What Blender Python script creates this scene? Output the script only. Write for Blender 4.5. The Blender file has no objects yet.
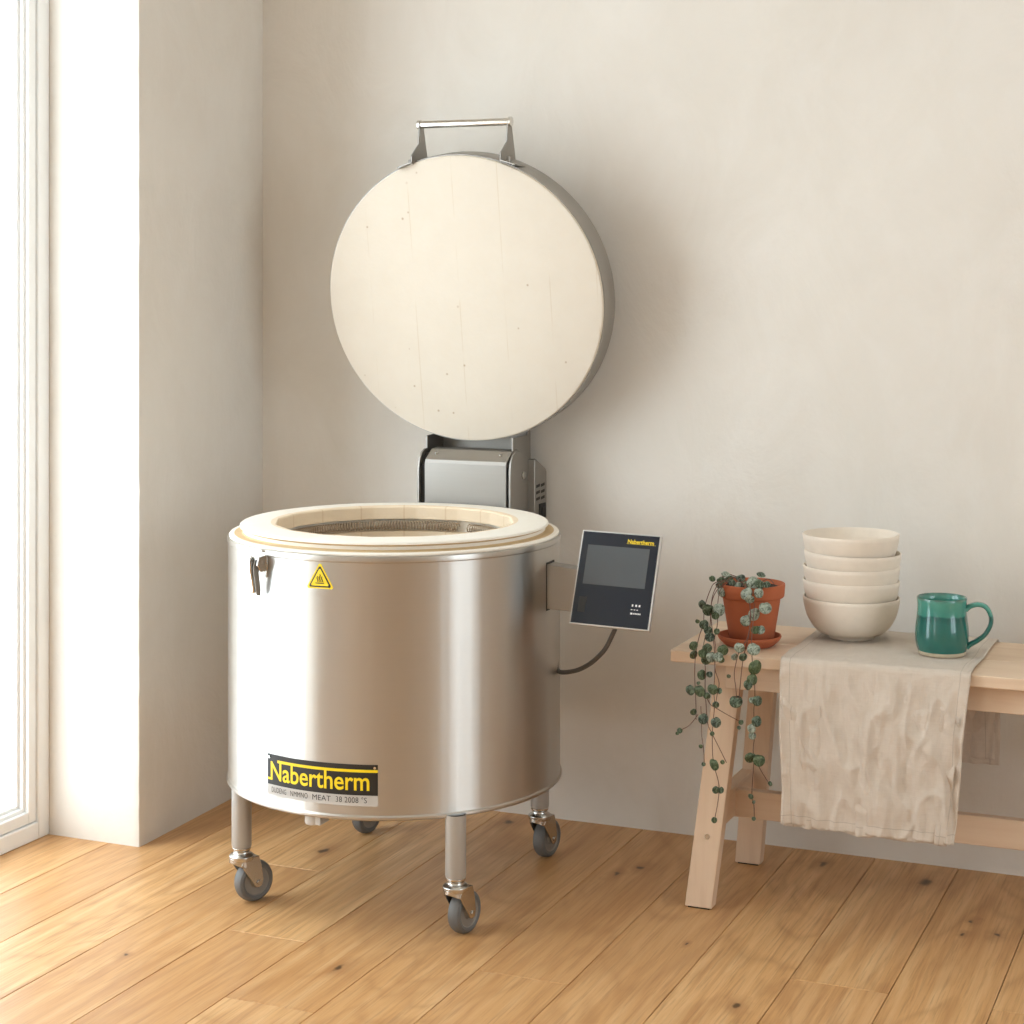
import bpy, bmesh, math, random
from mathutils import Vector, Matrix, noise
random.seed(7)
PI = math.pi
sc = bpy.context.scene
COL = sc.collection
# ------------------------------------------------------------------ camera maths
FPX, HY, CAMH, YAW = 1815.0, 285.0, 1.27, math.atan2(774, 1815)
FW = Vector((-math.sin(YAW), math.cos(YAW), 0)); RT = Vector((math.cos(YAW), math.sin(YAW), 0))
def at(px, py, Y):
    """point on the vertical plane y=Y seen at a photograph position"""
    d = FW + RT*((px-512)/FPX); t = Y/d.y
    return Vector((d.x*t, Y, CAMH-(py-HY)/FPX*t))
cam = bpy.data.cameras.new('camera'); co = bpy.data.objects.new('camera', cam); COL.objects.link(co)
co.location = (0, 0, CAMH); co.rotation_euler = (PI/2, 0, YAW)
cam.sensor_width = 36; cam.lens = FPX/1024*36; cam.shift_y = -(512-HY)/1024; cam.clip_start = .05
sc.camera = co
sc.view_settings.view_transform = 'Standard'; sc.view_settings.look = 'None'
sc.view_settings.exposure = 0.0; sc.view_settings.gamma = 1; sc.view_settings.use_curve_mapping = False

# ------------------------------------------------------------------ materials
def srgb(r, g, b):
    f = lambda c: (c/255/12.92) if c/255 <= .04045 else ((c/255+.055)/1.055)**2.4
    return (f(r), f(g), f(b), 1)
class NT:
    def __init__(s, name):
        s.m = bpy.data.materials.new(name); s.m.use_nodes = True; s.n = s.m.node_tree.nodes; s.l = s.m.node_tree.links
        s.b = s.n['Principled BSDF']
    def add(s, t, ins=None, **kw):
        nd = s.n.new(t)
        for k, v in kw.items(): setattr(nd, k, v)
        for k, v in (ins or {}).items(): s.set(nd.inputs[k], v)
        return nd
    def set(s, sock, v):
        if isinstance(v, bpy.types.NodeSocket): s.l.new(v, sock)
        else: sock.default_value = v
    def math(s, op, a, b=0.0, c=None):
        nd = s.add('ShaderNodeMath', {0: a, 1: b}, operation=op)
        if c is not None: s.set(nd.inputs[2], c)
        return nd.outputs[0]
    def coord(s, k='Object'): return s.add('ShaderNodeTexCoord').outputs[k]
    def map(s, v, scale=(1, 1, 1), loc=(0, 0, 0)):
        return s.add('ShaderNodeMapping', {'Vector': v, 'Scale': scale, 'Location': loc}).outputs[0]
    def noise(s, v, sc_=5, det=4, rough=.5, dist=0):
        return s.add('ShaderNodeTexNoise', {'Vector': v, 'Scale': sc_, 'Detail': det, 'Roughness': rough, 'Distortion': dist}).outputs[0]
    def ramp(s, f, stops):
        nd = s.add('ShaderNodeValToRGB', {'Fac': f}); e = nd.color_ramp.elements
        while len(e) < len(stops): e.new(.5)
        for i, (p, c) in enumerate(stops): e[i].position = p; e[i].color = c
        return nd.outputs[0]
    def mix(s, f, a, b, mode='MIX'):
        nd = s.add('ShaderNodeMix', data_type='RGBA', blend_type=mode)
        s.set(nd.inputs[0], f); s.set(nd.inputs[6], a); s.set(nd.inputs[7], b); return nd.outputs[2]
    def bump(s, h, st=.2, dist=.01):
        s.l.new(s.add('ShaderNodeBump', {'Height': h, 'Strength': st, 'Distance': dist}).outputs[0], s.b.inputs['Normal'])
    def p(s, **kw):
        for k, v in kw.items(): s.set(s.b.inputs[k.replace('_', ' ')], v)
        return s
def plain(name, col, rough=.5, metal=0, nz=.06, nsc=30, bump=0, **kw):
    t = NT(name); v = t.coord()
    n = t.noise(v, nsc, 4)
    c2 = tuple(max(0, x*(1-nz*2)) for x in col[:3])+(1,)
    t.p(Base_Color=t.mix(n, col, c2), Roughness=rough, Metallic=metal, **kw)
    if bump: t.bump(n, bump, .002)
    return t.m
W4 = lambda x: (x, x, x, 1)
def plaster(name, c1, c2, c3):
    t = NT(name); v = t.coord()
    a = t.noise(t.map(v, (1, 1, 1)), 1.6, 5, .6, .6)
    b = t.noise(t.map(v, (1, 1, .6), (3, 7, 1)), 5, 5, .65, .8)
    c = t.mix(t.ramp(a, [(.32, W4(0)), (.68, W4(1))]), c1, c2)
    c = t.mix(t.math('MULTIPLY', t.ramp(b, [(.42, W4(0)), (.75, W4(1))]), .6), c, c3)
    t.p(Base_Color=c, Roughness=.85)
    t.b.inputs['Specular IOR Level'].default_value = .2
    f = t.noise(v, 45, 6, .6)
    h = t.math('ADD', t.math('MULTIPLY', b, 1.0), t.math('MULTIPLY', f, .16))
    t.bump(h, .3, .012)
    return t.m
M = {}
M['plaster'] = plaster('lime_plaster', srgb(229, 222, 212), srgb(222, 214, 203), srgb(233, 227, 219))
M['ceiling'] = plain('ceiling_paint', srgb(240, 238, 232), .9)
M['frame'] = plain('window_paint', srgb(246, 246, 244), .4, nz=.01)

def steel(name, base, rough, aniso=0.0, rot=.25, streak=0.0, amp=.03):
    t = NT(name); v = t.coord()
    n = t.noise(t.map(v, (3, 3, 260)), 1, 3)
    t.p(Base_Color=t.mix(n, base, tuple(x*.97 for x in base[:3])+(1,)), Metallic=1.0,
        Roughness=t.math('MULTIPLY_ADD', n, amp, rough-amp/2))
    if aniso:
        t.p(Anisotropic=aniso, Anisotropic_Rotation=rot)
        tg = t.add('ShaderNodeTangent', direction_type='RADIAL', axis='Z')
        t.l.new(tg.outputs[0], t.b.inputs['Tangent'])
    if streak:
        sx = t.noise(t.map(v, (14, 14, .25)), 1, 2)
        t.bump(sx, streak, .02)
    return t.m
M['shell'] = steel('brushed_stainless', srgb(194, 189, 182), .36, .78, .25, .10, .02)
M['steel'] = steel('satin_steel', srgb(164, 160, 154), .46)
M['chrome'] = plain('zinc_plated_steel', srgb(205, 202, 196), .27, 1, .08, 120)
M['bright'] = plain('polished_steel', srgb(225, 222, 216), .14, 1, .02)
M['pipe'] = plain('grey_powder_coat', srgb(176, 172, 166), .35, .3, .03)
M['dark'] = plain('dark_gap', srgb(34, 30, 27), .6)
M['rubber'] = plain('grey_rubber', srgb(104, 102, 99), .55, 0, .05, 60)
M['hub'] = plain('grey_wheel_hub', srgb(140, 134, 126), .45, .2, .08, 80)
M['black'] = plain('black_glossy_panel', srgb(28, 34, 44), .22, 0, .02)
M['screen'] = plain('grey_display_glass', srgb(88, 92, 95), .10, 0, .02)
M['panel_edge'] = plain('silver_panel_edge', srgb(205, 202, 198), .3, .6, .02)
M['yellow'] = plain('yellow_print', srgb(247, 214, 30), .4, 0, .02)
M['white'] = plain('white_print', srgb(230, 230, 228), .5, 0, .01)
M['ink'] = plain('black_print', srgb(34, 31, 28), .45, 0, .03)
M['greyink'] = plain('grey_print', srgb(62, 57, 53), .5, 0, .03)
M['label'] = plain('silver_label', srgb(192, 187, 180), .5, 0, .02)
M['cable'] = plain('dark_cable', srgb(82, 76, 70), .5)
M['soil'] = plain('dark_soil', srgb(48, 36, 28), .95, 0, .25, 150, .8)
M['stem'] = plain('brown_vine_stem', srgb(112, 74, 60), .6, 0, .1)

# refractory brick: warm white, faint joints
def refractory(name, mode):
    t = NT(name); v = t.coord(); s = t.add('ShaderNodeSeparateXYZ', {0: v})
    n = t.noise(v, 14, 6, .6); n2 = t.noise(v, 90, 3)
    base = t.mix(n, *((srgb(246, 241, 231), srgb(240, 232, 219)) if mode == 'ring' else (srgb(226, 216, 202), srgb(218, 206, 190))))
    base = t.mix(t.math('MULTIPLY', n2, .25), base, srgb(226, 208, 180))
    if mode == 'ring':
        ang = t.math('ARCTAN2', s.outputs[1], s.outputs[0])
        fr = t.math('FRACT', t.math('ADD', t.math('DIVIDE', ang, 2*PI/16), 8.02))
        d = t.math('ABSOLUTE', t.math('SUBTRACT', fr, .5))
        jl = t.ramp(d, [(.475, W4(0)), (.495, W4(1))])
        r2 = t.math('SQRT', t.math('ADD', t.math('MULTIPLY', s.outputs[0], s.outputs[0]), t.math('MULTIPLY', s.outputs[1], s.outputs[1])))
        jl = t.math('MULTIPLY', jl, t.math('LESS_THAN', r2, .263))
        base = t.mix(t.math('MULTIPLY', jl, .45), base, srgb(176, 140, 96))
        base = t.mix(t.math('MULTIPLY', t.math('LESS_THAN', r2, .262), .55), base, srgb(234, 202, 156))
    else:
        fr = t.math('FRACT', t.math('ADD', t.math('DIVIDE', s.outputs[0], .114), 8.05))
        d = t.math('ABSOLUTE', t.math('SUBTRACT', fr, .5))
        jl = t.ramp(d, [(.485, W4(0)), (.497, W4(1))])
        inz = t.math('MULTIPLY', t.ramp(t.noise(t.map(v, (2, 1, 3)), 3, 3), [(.45, W4(0)), (.6, W4(1))]), .4)
        base = t.mix(t.math('MULTIPLY', jl, inz), base, srgb(200, 178, 146))
        vo = t.add('ShaderNodeTexVoronoi', {'Vector': v, 'Scale': 24}).outputs['Distance']
        sp = t.ramp(vo, [(.05, W4(1)), (.09, W4(0))])
        sel = t.ramp(t.noise(v, 7, 2), [(.56, W4(0)), (.60, W4(1))])
        base = t.mix(t.math('MULTIPLY', t.math('MULTIPLY', sp, sel), .6), base, srgb(168, 136, 98))
    t.p(Base_Color=base, Roughness=.92); t.b.inputs['Specular IOR Level'].default_value = .15
    t.bump(n2, .15, .003)
    return t.m
M['brick_ring'] = refractory('refractory_ring', 'ring')
M['brick_lid'] = refractory('refractory_lid', 'lid')
M['brick_step'] = plain('fired_brick_step', srgb(212, 184, 142), .95, 0, .06, 40)
M['coil'] = plain('heating_wire', srgb(190, 170, 146), .45, .4, .1, 60)

def wood(name, c1, c2, c3, ax, sc_=1.0):
    """pale bench wood, grain along the given axis"""
    t = NT(name); v = t.coord()
    scl = [26*sc_]*3; scl[ax] = 1.3*sc_
    warp = t.noise(t.map(v, (3, 3, 3)), 1.5, 2)
    n = t.noise(t.map(v, tuple(scl)), 1, 5, .6, .5)
    scl2 = [160]*3; scl2[ax] = 3
    f = t.noise(t.map(v, tuple(scl2)), 1, 3)
    c = t.ramp(n, [(.3, c1), (.55, c2), (.78, c3)])
    c = t.mix(t.math('MULTIPLY', f, .22), c, c3)
    c = t.mix(t.math('MULTIPLY', warp, .25), c, c1)
    t.p(Base_Color=c, Roughness=.55); t.bump(f, .06, .001)
    return t.m
PW = (srgb(228, 202, 175), srgb(220, 191, 162), srgb(202, 169, 139))
M['wood_x'] = wood('pale_wood_x', *PW, 0); M['wood_y'] = wood('pale_wood_y', *PW, 1); M['wood_z'] = wood('pale_wood_z', *PW, 2)

def oak():
    t = NT('oak_floorboards')
    geo = t.add('ShaderNodeNewGeometry').outputs['Position']
    at_ = t.add('ShaderNodeAttribute', attribute_name='plank').outputs['Fac']
    off = t.add('ShaderNodeCombineXYZ', {0: t.math('MULTIPLY', at_, 37.0), 1: t.math('MULTIPLY', at_, 91.0), 2: t.math('MULTIPLY', at_, 13.0)}).outputs[0]
    v = t.add('ShaderNodeVectorMath', {0: geo, 1: off}, operation='ADD').outputs[0]
    big = t.noise(t.map(v, (3.2, .75, 1)), 1.6, 3, .5, .8)
    rings = t.math('FRACT', t.math('MULTIPLY', big, 7.0))
    rings = t.math('ABSOLUTE', t.math('SUBTRACT', rings, .5))
    med = t.noise(t.map(v, (48, 1.9, 1)), 1, 5, .62, .6)
    fine = t.noise(t.map(v, (220, 7, 1)), 1, 3, .6)
    tone = t.noise(t.map(v, (1.2, .5, 1)), 1.3, 2)
    c = t.ramp(med, [(.25, srgb(184, 132, 80)), (.48, srgb(216, 167, 112)), (.72, srgb(232, 191, 139))])
    c = t.mix(t.math('MULTIPLY', t.ramp(rings, [(.0, W4(1)), (.30, W4(0))]), .30), c, srgb(150, 98, 54))
    c = t.mix(t.math('MULTIPLY', t.ramp(fine, [(.5, W4(0)), (.72, W4(1))]), .42), c, srgb(126, 82, 44))
    c = t.mix(t.math('MULTIPLY', t.ramp(tone, [(.4, W4(0)), (.7, W4(1))]), .35), c, srgb(182, 130, 80))
    wr = t.add('ShaderNodeTexWhiteNoise', {'W': t.math('MULTIPLY', at_, 51.3)}, noise_dimensions='1D').outputs[0]
    c = t.mix(t.math('MULTIPLY', wr, .38), c, srgb(184, 132, 84))
    # knots: real marks in the timber
    w = t.noise(geo, 22, 2)
    wv = t.add('ShaderNodeVectorMath', {0: geo, 1: t.add('ShaderNodeCombineXYZ', {0: t.math('MULTIPLY', w, .03), 1: t.math('MULTIPLY', w, .05), 2: 0.0}).outputs[0]}, operation='ADD').outputs[0]
    km = None
    for (px, py, r) in [(341, 967, 1.0), (738, 1005, .9), (823, 864, 1.2), (926, 882, 1.6), (124, 955, .6), (615, 874, .9), (643, 867, 1.0),
                        (973, 921, .6), (997, 935, .8), (964, 934, .5), (508, 822, 1.4), (323, 851, 1.1), (686, 944, .4)]:
        dep = CAMH*FPX/(py-HY); P = FW*dep+RT*((px-512)/FPX*dep)
        dv = t.add('ShaderNodeVectorMath', {0: wv, 1: (-(P.x+.015), -(P.y+.025), 0)}, operation='ADD').outputs[0]
        dv = t.add('ShaderNodeVectorMath', {0: dv, 1: (1, .5, 0)}, operation='MULTIPLY').outputs[0]
        L = t.add('ShaderNodeVectorMath', {0: dv}, operation='LENGTH').outputs['Value']
        L = t.math('DIVIDE', L, r*1.15)
        km = L if km is None else t.math('MINIMUM', km, L)
    c = t.mix(t.ramp(km, [(.006, W4(.5)), (.028, W4(0))]), c, srgb(150, 100, 58))
    c = t.mix(t.ramp(km, [(.003, W4(.9)), (.008, W4(0))]), c, srgb(52, 36, 26))
    t.p(Base_Color=c, Roughness=t.math('MULTIPLY_ADD', med, .14, .30)); t.b.inputs['Specular IOR Level'].default_value = .4
    t.bump(t.math('ADD', med, fine), .05, .002)
    return t.m
M['oak'] = oak()
M['gap'] = plain('board_gap_filler', srgb(96, 66, 42), .9)

def linen():
    t = NT('linen_cloth'); v = t.coord('UV')
    s = t.add('ShaderNodeSeparateXYZ', {0: v})
    wx = t.math('SINE', t.math('MULTIPLY', s.outputs[0], 2*PI*480)); wy = t.math('SINE', t.math('MULTIPLY', s.outputs[1], 2*PI*480))
    n = t.noise(t.map(v, (180, 8, 1)), 1, 3); n2 = t.noise(t.map(v, (8, 180, 1)), 1, 3); b = t.noise(v, 9, 5, .6, .5)
    c = t.mix(b, srgb(226, 211, 196), srgb(198, 180, 161))
    c = t.mix(t.math('MULTIPLY', n, .35), c, srgb(184, 166, 146)); c = t.mix(t.math('MULTIPLY', n2, .35), c, srgb(234, 223, 209))
    def line(val, at_, w): return t.math('LESS_THAN', t.math('ABSOLUTE', t.math('SUBTRACT', val, at_)), w)
    hem = t.math('MAXIMUM', t.math('MAXIMUM', line(s.outputs[0], .052, .0022), line(s.outputs[0], .948, .0022)), line(s.outputs[1], .048, .0022))
    c = t.mix(t.math('MULTIPLY', hem, .35), c, srgb(150, 132, 112))
    t.p(Base_Color=c, Roughness=.95); t.b.inputs['Specular IOR Level'].default_value = .1
    t.b.inputs['Sheen Weight'].default_value = .15
    h = t.math('ADD', t.math('ADD', n, n2), t.math('MULTIPLY', t.math('ADD', wx, wy), .15))
    h2 = t.math('ADD', t.math('MULTIPLY', h, .35), t.math('MULTIPLY', t.noise(v, 16, 6, .62, 1.6), 1.6))
    t.bump(h2, .5, .0035)
    return t.m
M['linen'] = linen()
def clay(name, c, rough, nsc=60):
    t = NT(name); v = t.coord()
    n = t.noise(v, nsc, 5); n2 = t.noise(t.map(v, (8, 8, 90)), 1, 3)
    t.p(Base_Color=t.mix(t.math('MULTIPLY', n, .5), c, tuple(x*.80 for x in c[:3])+(1,)), Roughness=rough)
    t.bump(t.math('ADD', n, n2), .12, .002); return t.m
M['bisque'] = clay('bisque_stoneware', srgb(236, 222, 205), .85)
M['terracotta'] = clay('terracotta', srgb(180, 98, 62), .88, 40)
def glaze():
    t = NT('teal_glaze'); v = t.coord(); s = t.add('ShaderNodeSeparateXYZ', {0: v})
    n = t.noise(t.map(v, (40, 40, 12)), 1, 4)
    z = t.math('ADD', s.outputs[2], t.math('MULTIPLY', t.math('SUBTRACT', n, .5), .012))
    c = t.ramp(t.math('DIVIDE', z, .12), [(.0, srgb(38, 106, 96)), (.55, srgb(34, 102, 93)), (.655, srgb(24, 84, 79)), (.685, srgb(62, 138, 124)), (.90, srgb(78, 150, 134)), (.955, srgb(84, 112, 98))])
    n2 = t.noise(v, 90, 4)
    c = t.mix(t.math('MULTIPLY', n2, .3), c, srgb(20, 86, 74))
    t.p(Base_Color=c, Roughness=.16); t.b.inputs['Coat Weight'].default_value = .4
    return t.m
M['glaze'] = glaze()
M['raw'] = clay('unglazed_clay', srgb(205, 190, 164), .8)
def leafmat():
    t = NT('silver_green_leaf'); v = t.coord('Object')
    n = t.noise(v, 120, 3, .55, 1.2)
    oi = t.add('ShaderNodeObjectInfo').outputs['Random']
    dark = t.mix(oi, srgb(42, 50, 38), srgb(66, 78, 48)); lite = t.mix(oi, srgb(122, 136, 118), srgb(110, 124, 88))
    c = t.mix(t.ramp(n, [(.40, W4(0)), (.62, W4(1))]), dark, lite)
    t.p(Base_Color=c, Roughness=.5); t.b.inputs['Specular IOR Level'].default_value = .3; return t.m
M['leaf'] = leafmat()
def silver_leaf():
    t = NT('pale_silver_leaf'); v = t.coord('Object'); n = t.noise(v, 130, 3, .6, 1.2)
    t.p(Base_Color=t.mix(t.ramp(n, [(.36, W4(0)), (.54, W4(1))]), srgb(78, 88, 70), srgb(158, 166, 150)), Roughness=.5); return t.m
M['leaf_pale'] = silver_leaf()
def glass():
    m = bpy.data.materials.new('window_glass'); m.use_nodes = True; n = m.node_tree.nodes; l = m.node_tree.links; n.clear()
    o = n.new('ShaderNodeOutputMaterial'); mx = n.new('ShaderNodeMixShader'); tr = n.new('ShaderNodeBsdfTransparent'); g = n.new('ShaderNodeBsdfGlossy')
    g.inputs['Roughness'].default_value = .02; f = n.new('ShaderNodeFresnel'); f.inputs[0].default_value = 1.45
    tr.inputs[0].default_value = (.97, .985, .98, 1)
    ge = n.new('ShaderNodeNewGeometry'); iv = n.new('ShaderNodeMath'); iv.operation = 'SUBTRACT'; iv.inputs[0].default_value = 1.0; l.new(ge.outputs['Backfacing'], iv.inputs[1])
    mu = n.new('ShaderNodeMath'); mu.operation = 'MULTIPLY'; l.new(f.outputs[0], mu.inputs[0]); l.new(iv.outputs[0], mu.inputs[1]); l.new(mu.outputs[0], mx.inputs[0]); l.new(tr.outputs[0], mx.inputs[1]); l.new(g.outputs[0], mx.inputs[2]); l.new(mx.outputs[0], o.inputs[0]); return m
M['glass'] = glass()

# ------------------------------------------------------------------ mesh helpers (all in world coordinates)
WL = {}
def tag(o, label=None, cat=None, group=None, kind=None):
    if label: o['label'] = label
    if cat: o['category'] = cat
    if group: o['group'] = group
    if kind: o['kind'] = kind
    return o
def empty(name, loc):
    o = bpy.data.objects.new(name, None); COL.objects.link(o); o.location = loc; o.empty_display_size = .1; WL[o] = Vector(loc); return o
def obj(name, bm, mats, parent=None, origin=None, smooth=40, bevel=0, sub=0, mods=None):
    if isinstance(mats, str): mats = [mats]
    if origin is None:
        if len(bm.verts):
            xs = [v.co for v in bm.verts]
            origin = Vector([(min(c[i] for c in xs)+max(c[i] for c in xs))/2 for i in range(3)])
            origin.z = min(c.z for c in xs)
        else: origin = Vector((0, 0, 0))
    origin = Vector(origin)
    bmesh.ops.translate(bm, verts=bm.verts, vec=-origin)
    bmesh.ops.recalc_face_normals(bm, faces=bm.faces)
    me = bpy.data.meshes.new(name); bm.to_mesh(me); bm.free()
    for m in mats: me.materials.append(M[m])
    if smooth is not None:
        me.shade_smooth() if hasattr(me, 'shade_smooth') else None
        if smooth < 180: me.set_sharp_from_angle(angle=math.radians(smooth))
    else: me.shade_flat()
    o = bpy.data.objects.new(name, me); COL.objects.link(o); WL[o] = origin
    if parent: o.parent = parent; o.location = origin-WL[parent]
    else: o.location = origin
    if bevel:
        md = o.modifiers.new('bevel', 'BEVEL'); md.width = bevel; md.segments = 2; md.limit_method = 'ANGLE'; md.angle_limit = math.radians(35)
        md.harden_normals = False
    if sub: md = o.modifiers.new('sub', 'SUBSURF'); md.levels = sub; md.render_levels = sub
    return o
def B(): return bmesh.new()
def box(bm, x0, x1, y0, y1, z0, z1, mi=0):
    v = [bm.verts.new((x, y, z)) for z in (z0, z1) for y in (y0, y1) for x in (x0, x1)]
    fs = [(0, 2, 3, 1), (4, 5, 7, 6), (0, 1, 5, 4), (2, 6, 7, 3), (0, 4, 6, 2), (1, 3, 7, 5)]
    r = []
    for f in fs:
        fc = bm.faces.new([v[i] for i in f]); fc.material_index = mi; r.append(fc)
    return r
def hexa(bm, bot, top, mi=0):
    """bot/top: four points each"""
    a = [bm.verts.new(p) for p in bot]; b = [bm.verts.new(p) for p in top]
    bm.faces.new(a[::-1]).material_index = mi; bm.faces.new(b).material_index = mi
    for i in range(4):
        j = (i+1) % 4; bm.faces.new((a[i], a[j], b[j], b[i])).material_index = mi
def prism(bm, pts, a, b, fn, mi=0):
    """polygon pts (p,q) extruded between a and b; fn(p,q,t)->world"""
    va = [bm.verts.new(fn(p, q, a)) for p, q in pts]; vb = [bm.verts.new(fn(p, q, b)) for p, q in pts]
    bm.faces.new(va[::-1]).material_index = mi; bm.faces.new(vb).material_index = mi
    n = len(pts)
    for i in range(n):
        j = (i+1) % n; bm.faces.new((va[i], va[j], vb[j], vb[i])).material_index = mi
def lathe(bm, prof, c, n=64, caps=(False, False), mi=0, rf=None, a0=0.0):
    rings = []
    for k, (r, z) in enumerate(prof):
        rg = []
        for i in range(n):
            a = a0+2*PI*i/n; rr = rf(k, a, r) if rf else r
            rg.append(bm.verts.new((c[0]+rr*math.cos(a), c[1]+rr*math.sin(a), c[2]+z)))
        rings.append(rg)
    for k in range(len(rings)-1):
        for i in range(n):
            j = (i+1) % n
            bm.faces.new((rings[k][i], rings[k][j], rings[k+1][j], rings[k+1][i])).material_index = mi
    if caps[0]: bm.faces.new(rings[0][::-1]).material_index = mi
    if caps[1]: bm.faces.new(rings[-1]).material_index = mi
    return rings
def tube(bm, pts, r, n=8, mi=0, caps=True, closed=False):
    pts = [Vector(p) for p in pts]; rings = []; N = len(pts)
    ref = None
    for i, p in enumerate(pts):
        if closed: d = pts[(i+1) % N]-pts[i-1]
        else: d = pts[min(i+1, N-1)]-pts[max(i-1, 0)]
        d.normalize()
        if ref is None:
            ref = Vector((0, 0, 1)) if abs(d.z) < .9 else Vector((1, 0, 0))
        u = d.cross(ref)
        if u.length < 1e-5: u = d.cross(Vector((0, 1, 0)))
        u.normalize(); w = u.cross(d).normalized(); ref = w
        rr = r[i] if isinstance(r, (list, tuple)) else r
        rings.append([bm.verts.new(p+u*rr*math.cos(2*PI*k/n)+w*rr*math.sin(2*PI*k/n)) for k in range(n)])
    for i in range(N if closed else N-1):
        A, Bq = rings[i], rings[(i+1) % N]
        for k in range(n):
            j = (k+1) % n; bm.faces.new((A[k], A[j], Bq[j], Bq[k])).material_index = mi
    if caps and not closed:
        bm.faces.new(rings[0][::-1]).material_index = mi; bm.faces.new(rings[-1]).material_index = mi
def cyl(bm, p0, p1, r, n=24, mi=0): tube(bm, [p0, p1], r, n, mi)
def smooth_path(P, per=6):
    P = [Vector(p) for p in P]; out = []
    for i in range(len(P)-1):
        p0, p1, p2, p3 = P[max(i-1, 0)], P[i], P[i+1], P[min(i+2, len(P)-1)]
        for k in range(per):
            t = k/per
            out.append(.5*((2*p1)+(-p0+p2)*t+(2*p0-5*p1+4*p2-p3)*t*t+(-p0+3*p1-3*p2+p3)*t**3))
    out.append(P[-1]); return out
def copy_tree(o, dloc):
    c = o.copy(); COL.objects.link(c)
    c.location = o.location+Vector(dloc); WL[c] = WL[o]+Vector(dloc)
    for ch in list(o.children):
        d = ch.copy(); COL.objects.link(d); d.parent = c
    return c

# ------------------------------------------------------------------ room
XL, YB, XR, YF, ZC = -2.383, 4.016, 2.1, -2.4, 2.75
XO = -2.78
WY1, WY0 = 3.441, 1.60      # window opening along y
def struct(name, bm, mats, **kw): return tag(obj(name, bm, mats, **kw), kind='structure')
bm = B(); X0 = -1.198; W = .181
def fl(px, py):
    dep = CAMH*FPX/(py-HY); return FW*dep+RT*((px-512)/FPX*dep)
lay = bm.faces.layers.float.new('plank')
joints = {1: [3.257], -4: [3.07], -1: [3.07], 4: [3.257]}
k0 = math.floor((XO-X0)/W); k1 = math.ceil((XR-X0)/W)
pid = 0
for k in range(k0, k1+1):
    x0 = X0+k*W; x1 = x0+W
    # first plank index: k=0 starts at the seam through photo x 528 on the bottom edge
    js = {2: [3.257], -4: [3.07], -1: [3.07], 4: [3.257]}.get(k)
    if not js:
        js = [random.uniform(-.4, 1.6)]
    js = sorted(js+[js[0]-1.9, js[0]-3.8, js[0]-5.7]+([js[0]+1.9] if js[0]+1.9 < YB-.25 else []))
    ys = [YF-.1]+[j for j in js if YF < j < YB]+[YB+.02]
    for a, b in zip(ys[:-1], ys[1:]):
        pid += 1; g = .0007
        x0c, x1c = max(x0, XO-.05), min(x1, XR+.05)
        if x1c-x0c < .01: continue
        vs = [(x0c+g, a+g*.7), (x1c-g, a+g*.7), (x1c-g, b-g*.7), (x0c+g, b-g*.7)]
        e = .0006
        top = [bm.verts.new((x, y, 0)) for x, y in [(x0c+g+e, a+g+e), (x1c-g-e, a+g+e), (x1c-g-e, b-g-e), (x0c+g+e, b-g-e)]]
        mid = [bm.verts.new((x, y, -.0012)) for x, y in vs]; low = [bm.verts.new((x, y, -.006)) for x, y in vs]
        rv = random.random()
        fs = [bm.faces.new(top)]
        for i in range(4):
            j = (i+1) % 4
            fs.append(bm.faces.new((mid[i], mid[j], top[j], top[i]))); fs.append(bm.faces.new((low[i], low[j], mid[j], mid[i])))
        for f in fs: f[lay] = rv
for f in box(bm, XO-.1, XR+.1, YF-.1, YB+.1, -.05, -.004, 1): pass
struct('floor', bm, ['oak', 'gap'], origin=(0, 0, 0), smooth=None)

def wallgrid(bm, p, u, v, nu=1, nv=1):
    pass
bm = B(); box(bm, XO-.1, XR+.1, YB, YB+.15, -.05, ZC+.05); struct('wall_back', bm, 'plaster', origin=(0, YB, 0), smooth=None)
def rough_edge_wall(bm):
    # pier between the room corner and the window, its arris slightly uneven
    zs = [-.05+i*(ZC+.1)/90 for i in range(91)]
    cols = []
    for z in zs:
        w = (noise.noise(Vector((0, 0, z*6)))*.003+noise.noise(Vector((5, 0, z*23)))*.0015)
        r = .004
        pts = [(XO-.1, WY1), (XL-.02, WY1), (XL-r+w, WY1), (XL-r*.3+w, WY1+r*.3), (XL+w*.6, WY1+r), (XL, WY1+.03), (XL-.026, YB+.1), (XO-.1, YB+.1)]
        cols.append([bm.verts.new((x, y, z)) for x, y in pts])
    for a, b in zip(cols[:-1], cols[1:]):
        for i in range(8):
            j = (i+1) % 8; bm.faces.new((a[i], a[j], b[j], b[i]))
    bm.faces.new(cols[0][::-1]); bm.faces.new(cols[-1])
bm = B(); rough_edge_wall(bm)
struct('wall_left', bm, 'plaster', origin=(XL, WY1, 0), smooth=30)
bm = B(); box(bm, XO-.1, XL, -.10, WY0, -.05, ZC+.05); struct('wall_left_middle', bm, 'plaster', origin=(XL, 0, 0), smooth=None)
bm = B(); box(bm, XO-.1, XL, YF-.1, -2.1, -.05, ZC+.05); struct('wall_left_front', bm, 'plaster', origin=(XL, -2, 0), smooth=None)
bm = B(); box(bm, XO-.1, XL, WY0, WY1, 2.45, ZC+.05); box(bm, XO-.1, XL, -2.1, -.10, 2.45, ZC+.05); struct('wall_left_lintel', bm, 'plaster', origin=(XL, 2, 2.45), smooth=None)
RW0, RW1, RZ0, RZ1 = 1.25, 2.75, .30, 2.50
bm = B(); box(bm, XR, XR+.15, YF-.1, RW0, -.05, ZC+.05); box(bm, XR, XR+.15, RW1, YB+.1, -.05, ZC+.05); box(bm, XR, XR+.15, RW0, RW1, -.05, RZ0); box(bm, XR, XR+.15, RW0, RW1, RZ1, ZC+.05)
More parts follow.
